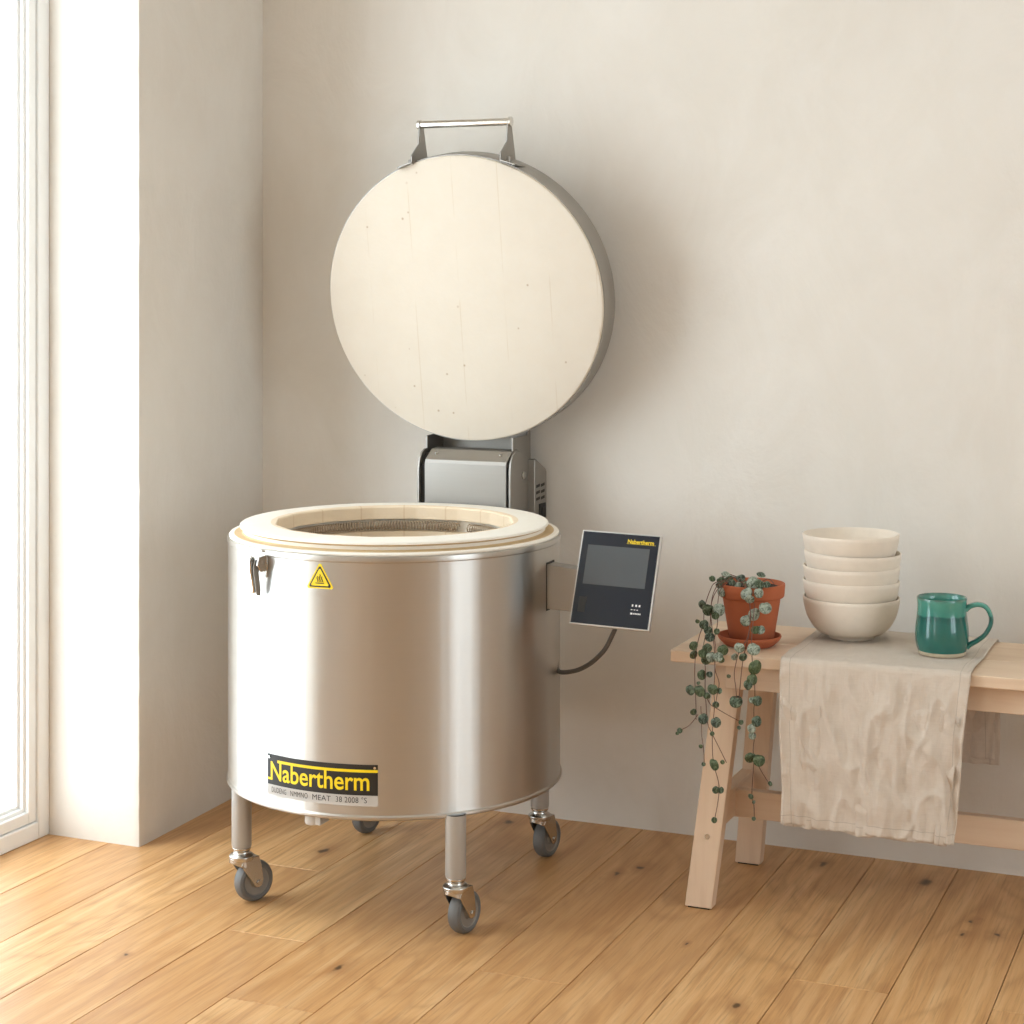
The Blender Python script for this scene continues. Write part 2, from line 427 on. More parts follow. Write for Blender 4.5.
struct('wall_right', bm, 'plaster', origin=(XR, 0, 0), smooth=None)
bm = B(); box(bm, XO-.1, XR+.1, YF-.15, YF, -.05, ZC+.05); struct('wall_front', bm, 'plaster', origin=(0, YF, 0), smooth=None)
bm = B(); box(bm, XO-.1, XR+.1, YF-.1, YB+.1, ZC, ZC+.1); struct('ceiling', bm, 'ceiling', origin=(0, 0, ZC), smooth=None)

# tall window in the left wall
XF = -2.630
def ring(bm, x0, x1, ya, yb, za, zb, t, mi=0, tb=None):
    tb = tb or t
    box(bm, x0, x1, yb-t, yb, za, zb, mi); box(bm, x0, x1, ya, ya+t, za, zb, mi)
    box(bm, x0, x1, ya+t, yb-t, za, za+tb, mi); box(bm, x0, x1, ya+t, yb-t, zb-t, zb, mi)
def window(name, W0, W1, Z0=0.0, Z1=2.45, X=XF, sd=1, rotz=-PI/2):
    wn = tag(empty(name, (X, (W0+W1)/2, Z0)), kind='structure')
    rg = lambda bm, x0, x1, *a, **k: ring(bm, min(X+sd*x0, X+sd*x1), max(X+sd*x0, X+sd*x1), *a, **k)
    bx = lambda bm, x0, x1, *a: box(bm, min(X+sd*x0, X+sd*x1), max(X+sd*x0, X+sd*x1), *a)
    bm = B(); rg(bm, -.07, 0, W0, W1, Z0, Z1, .040, tb=.040)
    obj('window_frame', bm, 'frame', wn, bevel=.003, smooth=30)
    ym = (W0+W1)/2
    for (a, b) in ((ym+.03, W1-.040), (W0+.040, ym-.03)):
        bm = B()
        rg(bm, -.060, -.006, a+.0015, b-.0015, Z0+.0415, Z1-.0415, .026, tb=.026)
        rg(bm, -.055, -.016, a+.026, b-.026, Z0+.066, Z1-.066, .010)
        rg(bm, -.050, -.026, a+.035, b-.035, Z0+.075, Z1-.075, .009)
        s = obj('sash', bm, 'frame', wn, bevel=.002, smooth=30)
        bm = B(); bx(bm, -.040, -.034, a+.040, b-.040, Z0+.080, Z1-.080); obj('pane', bm, 'glass', s, smooth=None)
    bm = B(); bx(bm, -.07, 0, ym-.03, ym+.03, Z0+.040, Z1-.04); obj('mullion', bm, 'frame', wn, bevel=.003)
    pl_ = bpy.data.lights.new('daylight_portal', 'AREA'); pl_.shape = 'RECTANGLE'; pl_.size = W1-W0; pl_.size_y = Z1-Z0
    pl_.cycles.is_portal = True
    po = bpy.data.objects.new('daylight_portal', pl_); COL.objects.link(po); po.location = (X-sd*.12, ym, (Z0+Z1)/2); po.rotation_euler = (PI/2, 0, rotz)
window('window_1', WY0, WY1)
window('fill_window_left', -2.1, -.10)  # unseen window, added to give frontal fill light
window('fill_window_right', RW0, RW1, RZ0, RZ1, XR+.05, -1, PI/2)  # added out of view for fill light and a pale band in the steel
bm = B(); box(bm, XO-.1, XF-.07, YF-.1, WY1, -.05, .0); struct('trim_1', bm, 'frame', smooth=None)

# ------------------------------------------------------------------ kiln
KX, KY, KR = -1.743, 3.453, .351
K = tag(empty('pottery_kiln', (KX, KY, 0)), 'round stainless steel top-loading kiln on four castors, its thick pale lid raised', 'kiln')
def kp(ang, r, z):
    """ang in degrees, 0 = front (-Y), positive towards +X"""
    a = math.radians(ang); return Vector((KX+r*math.sin(a), KY-r*math.cos(a), z))
def ka(px, rr=KR):
    best = None
    for i in range(-900, 901):
        a = i/10; P = kp(a, rr, 0)-Vector((0, 0, 0)); dpt = P.dot(FW); x = 512+FPX*P.dot(RT)/dpt
        Nn = Vector((math.sin(math.radians(a)), -math.cos(math.radians(a)), 0))
        if Nn.dot(P) < 0 and (best is None or abs(x-px) < best[0]): best = (abs(x-px), a)
    return best[1]
bm = B()
lathe(bm, [(.30, .236), (.344, .236), (.3515, .2335), (.3545, .2365), (.3545, .2405), (.3515, .2435), (KR, .247), (KR, .7315), (.3525, .7335), (.3528, .7390), (.3515, .7435), (.346, .7450), (.338, .743)], (KX, KY, 0), 160)
obj('body_shell', bm, 'shell', K, origin=(KX, KY, .232), smooth=30)
bm = B(); lathe(bm, [(.001, .240), (.345, .240), (.345, .236), (.001, .236)], (KX, KY, 0), 96); obj('base_plate', bm, 'steel', K)
# refractory liner with a polygonal mouth
def rf(k, a, r):
    if k >= 11:
        s = 2*PI/16; off = (a-math.radians(-11.25+4.5)) % s - s/2
        return r*math.cos(s/2)/math.cos(off)*1.012
    return r
prof = [(.340, .741), (.3475, .7445), (.3490, .7470), (.3475, .7495), (.338, .7505), (.322, .7500), (.3195, .753), (.3195, .7595), (.3265, .7635)]
prof = prof+[(.3262, .7665), (.324, .7685), (.262, .7705), (.2515, .7695), (.2490, .7665), (.2490, .741), (.264, .739), (.264, .715), (.2490, .713), (.2490, .655), (.260, .653), (.260, .632), (.2490, .630), (.2490, .31), (.01, .31)]
bm = B(); lathe(bm, prof, (KX, KY, 0), 192, rf=rf)
for f in bm.faces:
    c = f.calc_center_median(); rr = math.hypot(c.x-KX, c.y-KY)
    if .3195 < rr < .3268 and .7495 < c.z < .7640 or (.321 < rr < .334 and c.z < .751): f.material_index = 1
obj('refractory_lining', bm, ['brick_ring', 'brick_step'], K, origin=(KX, KY, .31), smooth=25)
for zc in (.727,):
    bm = B(); pts = []; turns = 230
    g0 = math.atan2(3.69-KY, -1.70-KX)
    n = turns*8
    gap_c = math.radians(79)
    for i in range(n+1):
        a = gap_c+math.radians(3.2)+(2*PI-math.radians(6.4))*i/n; ph = 2*PI*i/8
        rr = .2485+.0075*math.cos(ph); z = zc+.0085*math.sin(ph)
        pts.append((KX+rr*math.cos(a), KY+rr*math.sin(a), z))
    tube(bm, pts, .0016, 5)
    obj('heating_coil', bm, 'coil', K, smooth=60)
bm = B(); pts = [kp(20+320*i/80, .2535, .641) for i in range(81)]; tube(bm, pts, .006, 6); obj('heating_coil', bm, 'coil', K)

# lid, leaning slightly forward
LT = math.radians(-9); LC = Vector((KX-.0150, 3.826, 1.2355))
LN = Vector((0, -math.cos(LT), math.sin(LT))); LU = Vector((0, math.sin(LT), math.cos(LT))); LX = Vector((1, 0, 0))
def lp(a, r, d, w=.966):   # d = distance behind the face
    return LC+LX*(r*math.cos(a))+LU*(r*w*math.sin(a))-LN*d
def lid_lathe(bm, prof, n=160):
    rings = [[bm.verts.new(lp(2*PI*i/n, r, d)) for i in range(n)] for r, d in prof]
    for A, C in zip(rings[:-1], rings[1:]):
        for i in range(n):
            j = (i+1) % n; bm.faces.new((A[i], A[j], C[j], C[i]))
    bm.faces.new(rings[0]); bm.faces.new(rings[-1])
bm = B(); lid_lathe(bm, [(.345, .008), (.3495, .008), (.3505, .010), (.3505, .074), (.3480, .078), (.30, .080)])
lid = obj('lid', bm, 'steel', K, origin=LC, smooth=30)
bm = B(); lid_lathe(bm, [(.342, .0), (.3455, .0015), (.347, .005), (.347, .010)])
obj('lid_insulation', bm, 'brick_lid', lid, origin=LC, smooth=30)
# handle
def hp(x, s, z): return Vector((KX-.004+x, 3.772+s, z))
for sx in (-1, 1):
    bm = B(); x = sx*.112
    zt = LC.z+.3385*math.sqrt(max(0, 1-(x/.351)**2))*.99
    pl = [(-.006, zt-.004), (-.006, zt+.016), (.030, zt+.044), (.036, 1.649), (.054, 1.649), (.084, zt-.004)]
    prism(bm, pl, x-.0015, x+.0015, lambda p, q, t: Vector((KX-.004+t, 3.772+p, q)))
    dz = -(x/.351)/math.sqrt(1-(x/.351)**2)*.95
    x2 = x+sx*.036
    for (a, b) in ((x, x2),):
        z1 = zt-.002; z2 = zt-.002+dz*(b-a)
        hexa(bm, [hp(a, -.008, z1), hp(a, .066, z1), hp(b, .066, z2), hp(b, -.008, z2)],
             [hp(a, -.008, z1+.0035), hp(a, .066, z1+.0035), hp(b, .066, z2+.0035), hp(b, -.008, z2+.0035)])
    cyl(bm, hp(x+sx*.012, .015, zt-.004), hp(x+sx*.012, .015, zt+.008), .005, 12)
    obj('handle_bracket', bm, 'steel', lid, bevel=.0006, smooth=30)
bm = B(); cyl(bm, hp(-.112, .045, 1.644), hp(.112, .045, 1.644), .0088, 24)
for sx in (-1, 1): cyl(bm, hp(sx*.112, .045, 1.644), hp(sx*.1185, .045, 1.644), .0115, 20)
obj('handle_bar', bm, 'bright', lid, smooth=40, bevel=.0008)

# hinge housing behind the body
YZ = lambda p, q, t: Vector((KX+t, p, q))
hz = .64
bm = B()
prism(bm, [(3.815, hz), (3.815, .856), (3.819, .8635), (3.853, .885), (3.88, .888), (3.935, .86), (3.935, hz)], -.106, .1015, YZ)
hh = obj('hinge_housing', bm, 'steel', K, bevel=.0015, smooth=25)
for sx in (-1, 1):
    bm = B(); x = -.121 if sx < 0 else .111
    prism(bm, [(3.812, hz), (3.812, .842), (3.816, .862), (3.828, .878), (3.846, .886), (3.866, .885), (3.93, .862), (3.93, hz)], x-.002, x+.0025, YZ)
    obj('side_plate', bm, 'steel', hh, bevel=.0006)
bm = B(); prism(bm, [(3.822, hz), (3.822, .85), (3.845, .876), (3.925, .855), (3.925, hz)], -.1185, .1085, YZ); obj('hinge_gap_shade', bm, 'dark', hh)  # dark block standing in for the shade inside the hinge gaps
for (x, y, z, ax) in ((.1135, 3.886, .828, 'x'), (-.085, 3.838, .8772, 'z'), (.078, 3.838, .8772, 'z')):
    bm = B()
    if ax == 'x': cyl(bm, (KX+x-.004, y, z), (KX+x+.003, y, z), .0085, 20)
    else: cyl(bm, (KX+x, y, z-.003), (KX+x, y-.001, z+.0022), .004, 12)
    obj('bolt', bm, 'chrome', hh, smooth=40, bevel=.0006)
# power module with vents at the right of the hinge
bm = B(); prism(bm, [(3.918, hz), (3.918, .861), (3.924, .864), (3.985, .836), (3.992, .828), (3.992, hz)], .108, .130, YZ)
pm = obj('switch_box', bm, 'steel', K, bevel=.0015, smooth=30)
for i in range(3):
    for j in range(2):
        bm = B(); y0 = 3.927+j*.029; z0 = .795-i*.015
        prism(bm, [(y0, z0), (y0+.022, z0+.002), (y0+.022, z0+.0085), (y0, z0+.0065)], .1285, .1306, YZ)
        obj('vent_slot', bm, 'dark', pm, smooth=None)
bm = B(); box(bm, KX+.126, KX+.134, 3.943, 3.978, .722, .756); box(bm, KX+.130, KX+.137, 3.95, 3.97, .728, .748); obj('power_switch', bm, 'dark', pm, bevel=.001)
# channel arm that carries the lid
bm = B()
for x in (-.126, .094):
    prism(bm, [(3.862, .80), (3.864, .915), (3.95, .917), (3.955, .93), (3.915, 1.15), (3.965, 1.15), (3.972, .80)], x, x+.004, YZ)
box(bm, KX-.122, KX+.094, 3.951, 3.955, .80, .93)
prism(bm, [(3.951, .92), (3.968, .92), (3.940, 1.15), (3.915, 1.15)], -.114, .094, YZ)
obj('lid_arm', bm, 'steel', K, bevel=.001, smooth=30)

# legs and castors
def caster(ang, r, axdeg, zt=.236):
    P = kp(ang, r, 0)
    bm = B(); lathe(bm, [(.0195, .117), (.0205, .121), (.0205, zt+.004)], P, 40, caps=(True, False))
    leg = obj('leg', bm, 'pipe', K, origin=(P.x, P.y, .1), smooth=40)
    a = math.radians(axdeg); AX = Vector((math.sin(a), -math.cos(a), 0)); T = Vector((math.cos(a), math.sin(a), 0))
    off = .029; C = P+T*off+Vector((0, 0, .0425))
    bm = B()
    lathe(bm, [(.014, .090), (.0245, .091), (.0255, .095), (.0255, .100), (.022, .103), (.0175, .105), (.0165, .109), (.0195, .113), (.0195, .117), (.001, .118)], P, 32)
    # crown and two cheeks of the fork
    f = lambda p, q, t: P+T*p+AX*t+Vector((0, 0, q))
    cheek = [(-.006, .0965), (-.012, .082), (-.004, .070), (off-.013, .044), (off-.008, .034), (off, .031), (off+.008, .034), (off+.012, .046), (.036, .078), (.030, .0965)]
    for s in (-1, 1):
        prism(bm, cheek, s*.0185-.0012, s*.0185+.0012, f)
    # rounded front skirt of the crown
    N_ = 14; prev = None
    for i in range(N_+1):
        b = PI/2+PI*i/N_; ca, sa = math.cos(b), math.sin(b); lo = .078+.012*abs(ca)**2*0+.010*(-ca)**2
        q = [bm.verts.new(P+T*(ca*rr)+AX*(sa*rr*.78)+Vector((0, 0, z))) for rr, z in ((.0265, .0965), (.0265, lo), (.0245, lo), (.0235, .0935))]
        if prev:
            for k in range(4): bm.faces.new((prev[k], prev[(k+1) % 4], q[(k+1) % 4], q[k]))
        else: bm.faces.new(q)
        prev = q
    bm.faces.new(prev[::-1])
    prism(bm, [(-.010, .0930), (-.010, .0965), (.030, .0965), (.030, .0930)], -.0185, .0185, f)
    cyl(bm, C-AX*.0225, C+AX*.0225, .0048, 14)
    obj('castor_fork', bm, 'chrome', leg, bevel=.0008, smooth=40)
    bm = B(); R = .0405
    def wl(prof, n=56, mi=0):
        rings = []
        for (rr, h) in prof:
            rings.append([bm.verts.new(C+AX*h+(T*math.cos(2*PI*i/n)+Vector((0, 0, 1))*math.sin(2*PI*i/n))*rr) for i in range(n)])
        for A, D in zip(rings[:-1], rings[1:]):
            for i in range(n): bm.faces.new((A[i], A[(i+1) % n], D[(i+1) % n], D[i])).material_index = mi
    wl([(.029, -.0125), (.0345, -.0145), (.0395, -.0115), (.0418, -.006), (.0425, 0), (.0418, .006), (.0395, .0115), (.0345, .0145), (.029, .0125)])
    wl([(.029, -.0125), (.0275, -.0110), (.014, -.0100), (.009, -.0145), (.001, -.0145)], mi=1)
    wl([(.029, .0125), (.0275, .0110), (.014, .0100), (.009, .0145), (.001, .0145)], mi=1)
    obj('castor_wheel', bm, ['rubber', 'hub'], leg, smooth=35)
    return leg
caster(-43.5, .334, 64); caster(46.3, .353, 79); caster(139, .345, 80); caster(-139, .342, 78)
bm = B(); P = kp(ka(314.5, .325), .325, 0)
lathe(bm, [(.0175, .213), (.019, .216), (.019, .238)], P, 24, caps=(True, True)); box(bm, P.x, P.x+.022, P.y-.016, P.y+.02, .2145, .238)
obj('drain_stub', bm, 'label', K, bevel=.001)

# latch on the front left
LA = ka(264)
def ll(u, out, z):   # u sideways along the shell (m), out from the shell
    return kp(LA+math.degrees(u/KR), KR+out, z)
bm = B()
prism(bm, [(-.004, .735), (.012, .735), (.014, .715), (.012, .690), (-.002, .690)], .0, .003, lambda p, q, t: ll(p, t, q))
prism(bm, [(.0, .735), (.022, .732), (.026, .716), (.016, .702), (.0, .704)], -.001, .0035, lambda p, q, t: ll(t+.008, p, q))
lt = obj('latch', bm, 'chrome', K, bevel=.001)
bm = B()
pl = [(.030, .734), (.034, .728), (.032, .705), (.026, .682), (.022, .660), (.016, .657), (.014, .664), (.019, .690), (.018, .715), (.020, .732)]
prism(bm, pl, -.016, -.0015, lambda p, q, t: ll(t-(.74-q)*.05, p, q))
obj('latch_lever', bm, 'bright', lt, bevel=.002, smooth=50)
bm = B(); prism(bm, [(.024, .726), (.028, .710), (.022, .680), (.017, .655), (.008, .653), (.008, .668), (.014, .700), (.012, .726)], .0005, .004, lambda p, q, t: ll(t-(.74-q)*.05, p, q))
obj('latch_hook', bm, 'hub', lt, bevel=.0008)
bm = B(); tube(bm, [ll(-.012, .004, .742), ll(-.012, .012, .744), ll(.008, .012, .744), ll(.008, .004, .742)], .0022, 8); obj('latch_catch', bm, 'chrome', lt)

# text helper -> flat mesh points in (u,v)
def text_bm(s, h, bold=0.0, spacing=1.0, width=None):
    cu = bpy.data.curves.new('t', 'FONT'); cu.body = s; cu.size = 1; cu.offset = bold; cu.space_character = spacing; cu.resolution_u = 4
    o = bpy.data.objects.new('t', cu); COL.objects.link(o)
    dg = bpy.context.evaluated_depsgraph_get(); dg.update()
    me = bpy.data.meshes.new_from_object(o.evaluated_get(dg)); bpy.data.objects.remove(o)
    bm = bmesh.new(); bm.from_mesh(me); bpy.data.meshes.remove(me)
    xs = [v.co.x for v in bm.verts]; ys = [v.co.y for v in bm.verts]
    x0, x1, y0, y1 = min(xs), max(xs), min(ys), max(ys); sy = h/(y1-y0); sx = (width/(x1-x0)) if width else sy
    for v in bm.verts: v.co = Vector(((v.co.x-x0)*sx, (v.co.y-y0)*sy, 0))
    bmesh.ops.triangulate(bm, faces=bm.faces)
    return bm
def warp(bm, fn):
    for v in bm.verts: v.co = fn(v.co.x, v.co.y)
    return bm
def addbm(dst, src):
    m = {v: dst.verts.new(v.co) for v in src.verts}
    for f in src.faces:
        try: dst.faces.new([m[v] for v in f.verts])
        except ValueError: pass
    src.free()
def curved(bm, a0, a1, z0, z1, out, n=24, thick=.0008):
    """thin slab following the shell"""
    prev = None; first = None
    for i in range(n+1):
        a = a0+(a1-a0)*i/n
        q = [bm.verts.new(kp(a, KR+o, z)) for (o, z) in ((0.0002, z0), (out, z0), (out, z1), (0.0002, z1))]
        if prev:
            for k in range(4): bm.faces.new((prev[k], prev[(k+1) % 4], q[(k+1) % 4], q[k]))
        else: bm.faces.new(q)
        prev = q
    bm.faces.new(prev[::-1])
deg = lambda m: math.degrees(m/KR)
A0, A1 = ka(268), ka(378); PW_ = math.radians(A1-A0)*KR
ZB0, ZB1, ZL0 = .2825, .3420, .2615
bm = B(); curved(bm, A0, A1, ZL0, ZB0+.001, .0007, 32)
npl = obj('name_plate', bm, 'label', K, smooth=30)
npl['label'] = 'black and silver maker plate with yellow lettering'
bm = B(); curved(bm, A0, A1, ZB0, ZB1, .0010, 32)
obj('plate_background', bm, 'ink', npl, smooth=30)
PO = KR+.0014
pf = lambda u, v: kp(A0+deg(u), PO, ZB0+v)
bm = B()
hN = .0365; bl = .0090
tb = text_bm('Nabertherm', hN*1.0, .014, 1.0, width=PW_*.895)
warp(tb, lambda u, v: pf(.0095+u, bl+v)); addbm(bm, tb)
def strip(bm, u0, u1, v0, v1, n=24):
    pr = None
    for i in range(n+1):
        u = u0+(u1-u0)*i/n; q = (bm.verts.new(pf(u, v0)), bm.verts.new(pf(u, v1)))
        if pr: bm.faces.new((pr[0], q[0], q[1], pr[1]))
        pr = q
strip(bm, .0, .012, bl, bl+.0045, 3); strip(bm, .028, PW_, bl+hN-.001, bl+hN+.0045, 30)
obj('yellow_lettering', bm, 'yellow', npl, smooth=60)
bm = B()
x = .012
for s, w in [(q_, w_*PW_/.270) for q_, w_ in (('DUDENG', .043), ('NMMNO', .045), ('MEAT', .043), ('38 2008 °S', .068))]:
    tb = text_bm(s, .0105 if s != '38 2008 °S' else .0115, 0, 1.05, width=w); warp(tb, lambda u, v, x=x: kp(A0+deg(x+u), KR+.0011, ZL0+.0062+v)); addbm(bm, tb); x += w+.0105
obj('grey_lettering', bm, 'greyink', npl, smooth=60)
for (u, v) in ((.006, .0535), (PW_-.006, .0535)):
    bm = B(); c = kp(A0+deg(u), KR+.0005, ZB0+v); c2 = kp(A0+deg(u), KR+.0028, ZB0+v); cyl(bm, c, c2, .0026, 12); obj('rivet', bm, 'bright', npl, smooth=40)
# warning triangle
bm = B(); AT = ka(320)
def tri(bm, s, out, zc):
    h = s*math.sqrt(3)/2; P = [(-s/2, -h/3), (s/2, -h/3), (0, 2*h/3)]
    c = [(sum(p[0] for p in P)/3, sum(p[1] for p in P)/3)]
    pts = []
    for i in range(3):
        p, q, r = P[i-1], P[i], P[(i+1) % 3]
        for (m, t) in ((p, .07), (r, .07)): pts.append((q[0]+(m[0]-q[0])*t, q[1]+(m[1]-q[1])*t))
    prism(bm, pts, 0.0001, out, lambda p, q, t: kp(AT+deg(p), KR+t, zc+q))
zc = .6965
tri(bm, .060, .0010, zc); wsn = obj('warning_sticker', bm, 'yellow', K, smooth=30)
bm = B(); tri(bm, .050, .0013, zc); obj('triangle_border', bm, 'ink', wsn, smooth=30)
bm = B(); tri(bm, .0405, .0016, zc); obj('triangle_field', bm, 'yellow', wsn, smooth=30)
bm = B()   # hot surface mark: three wavy lines over a bar
for k in (-1, 0, 1):
    pts = [kp(AT+deg(k*.0048+.0012*math.sin(j*1.3)), KR+.0020, zc-.004+j*.0021-(abs(k)*.0)) for j in range(8 if k == 0 else 6)]
    tube(bm, pts, .0008, 5)
tube(bm, [kp(AT+deg(-.009), KR+.0020, zc-.0065), kp(AT, KR+.0020, zc-.0065), kp(AT+deg(.009), KR+.0020, zc-.0065)], .0008, 5)
obj('hot_surface_symbol', bm, 'ink', wsn)

# control panel on a bracket at the right
bm = B(); prism(bm, [(-1.3925, .607), (-1.318, .604), (-1.318, .692), (-1.3925, .698)], 3.445, 3.485, lambda p, q, t: Vector((p, t, q)))
obj('panel_bracket', bm, 'steel', K, bevel=.0015)
bm = B(); box(bm, -1.396, -1.3915, 3.443, 3.487, .603, .702); obj('bracket_gap_shade', bm, 'dark', K)  # dark strip painted as the shaded gap between bracket and shell
PB = Vector((-1.3255, 3.40, .590)); PU = Vector((.002, .073, .178)).normalized(); PX = Vector((1, -.02, -.018)).normalized(); PN = PX.cross(PU).normalized()
PWD, PHT = .170, .194
pp = lambda u, v, t=0: PB+PX*u+PU*v+PN*t
def slab(bm, u0, u1, v0, v1, t0, t1):
    hexa(bm, [pp(u0, v0, t0), pp(u1, v0, t0), pp(u1, v1, t0), pp(u0, v1, t0)], [pp(u0, v0, t1), pp(u1, v0, t1), pp(u1, v1, t1), pp(u0, v1, t1)])
bm = B(); slab(bm, 0, PWD, 0, PHT, -.012, 0); slab(bm, .012, PWD-.012, .012, PHT-.012, -.030, -.012); cp = obj('control_panel', bm, 'panel_edge', K, bevel=.0012)
bm = B(); slab(bm, .0028, PWD-.0028, .0028, PHT-.0028, -.001, .0008); obj('panel_front', bm, 'black', cp, bevel=.0004)
bm = B(); slab(bm, .017, .150, .083, .164, .0, .0014); obj('display_screen', bm, 'screen', cp)
bm = B(); slab(bm, .014, .030, .026, .057, .0, .0016); obj('usb_cover', bm, 'ink', cp, bevel=.0006)
bm = B(); tb = text_bm('Nabertherm', .0088, .02, 1, width=.056); warp(tb, lambda u, v: pp(.101+u, .1725+v, .0012)); addbm(bm, tb)
slab(bm, .099, .161, .1718, .1722, .0009, .0012); obj('panel_logo', bm, 'yellow', cp)
bm = B()
for (u, v, w, s) in ((.128, .046, .003, '•'), (.1355, .046, .0035, '8'), (.1425, .046, .0035, '3')):
    slab(bm, u, u+w, v, v+.0042, .0009, .0012)
for i in range(3): slab(bm, .127+i*.006, .1305+i*.006, .039, .0402, .0009, .0012)
slab(bm, .127, .1315, .030, .0335, .0009, .0012)
for i in range(5): slab(bm, .1335+i*.0032, .1357+i*.0032, .0305, .0332, .0009, .0012)
obj('panel_marks', bm, 'white', cp)
# cable
pts = smooth_path([pp(.094, .006, -.018)]+[at(607, 646, 3.43), at(599, 656, 3.445), at(588, 665, 3.465), at(574, 671, 3.49), at(558, 671, 3.52), kp(104, .346, .492)], 6)
bm = B(); tube(bm, pts, .0048, 10); obj('cable', bm, 'cable', K, smooth=60)

# ------------------------------------------------------------------ bench
BX0, BX1, BY0, BY1, BZ = -1.155, .33, 3.530, 3.880, .526
bn = tag(empty('wooden_bench', (BX0+.7, 3.70, 0)), 'pale wooden bench with splayed legs against the plaster wall', 'bench')
bm = B(); ymid = 3.688
box(bm, BX0, BX1, BY0, ymid-.0006, BZ-.0235, BZ); box(bm, BX0, BX1, ymid+.0006, BY1, BZ-.0235, BZ)
obj('bench_top', bm, 'wood_x', bn, origin=(BX0, BY0, BZ-.0235), bevel=.0025)
def leg(xb, yb, xt, yt, hx=.0285, hy=.0155):
    bm = B(); zt = BZ-.0235
    def q(x, y, z): return [Vector((x-hx, y-hy, z)), Vector((x+hx, y-hy, z)), Vector((x+hx, y+hy, z)), Vector((x-hx, y+hy, z))]
    hexa(bm, q(xb, yb, .003), q(xt, yt, zt)); l = obj('leg', bm, 'wood_z', bn, origin=(xb, yb, 0), bevel=.002)
    bm = B(); box(bm, xb-hx+.006, xb+hx-.006, yb-hy+.004, yb+hy-.004, 0, .0035); obj('foot_pad', bm, 'ink', l)
    return l
LZ = BZ-.0235
for (xb, xt) in ((-1.101, -1.045), (.276, .220)):
    for (yb, yt) in ((3.562, 3.601), (3.874, 3.836)):
        back = (.016 if yb > 3.7 else 0)*(1 if xb < 0 else -1)
        l = leg(xb+back, yb, xt+back*.6, yt)
        if yb < 3.7:
            s = 1 if xb < 0 else -1
            bm = B(); z = .146; yy = yb+(yt-yb)*z/LZ-.0155; c = Vector((xb+(xt-xb)*z/LZ, yy, z)); cyl(bm, c+Vector((0, .002, 0)), c-Vector((0, .0018, 0)), .0055, 16); obj('screw_cap', bm, 'chrome', l)
xx = lambda z: -1.101+(.056)*z/LZ
for x in (xx(.185), .276-.056*.185/LZ):
    bm = B(); box(bm, x-.014, x+.014, 3.575, 3.865, .153, .214); obj('cross_rail', bm, 'wood_y', bn, bevel=.002)
bm = B(); box(bm, xx(.185)+.01, .25, 3.700, 3.722, .150, .209); obj('stretcher', bm, 'wood_x', bn, bevel=.002)
bm = B(); box(bm, xx(.47)+.0, .212, 3.562, 3.580, .4505, LZ); box(bm, xx(.47), .212, 3.842, 3.860, .4505, LZ)
obj('apron', bm, 'wood_x', bn, bevel=.0015)

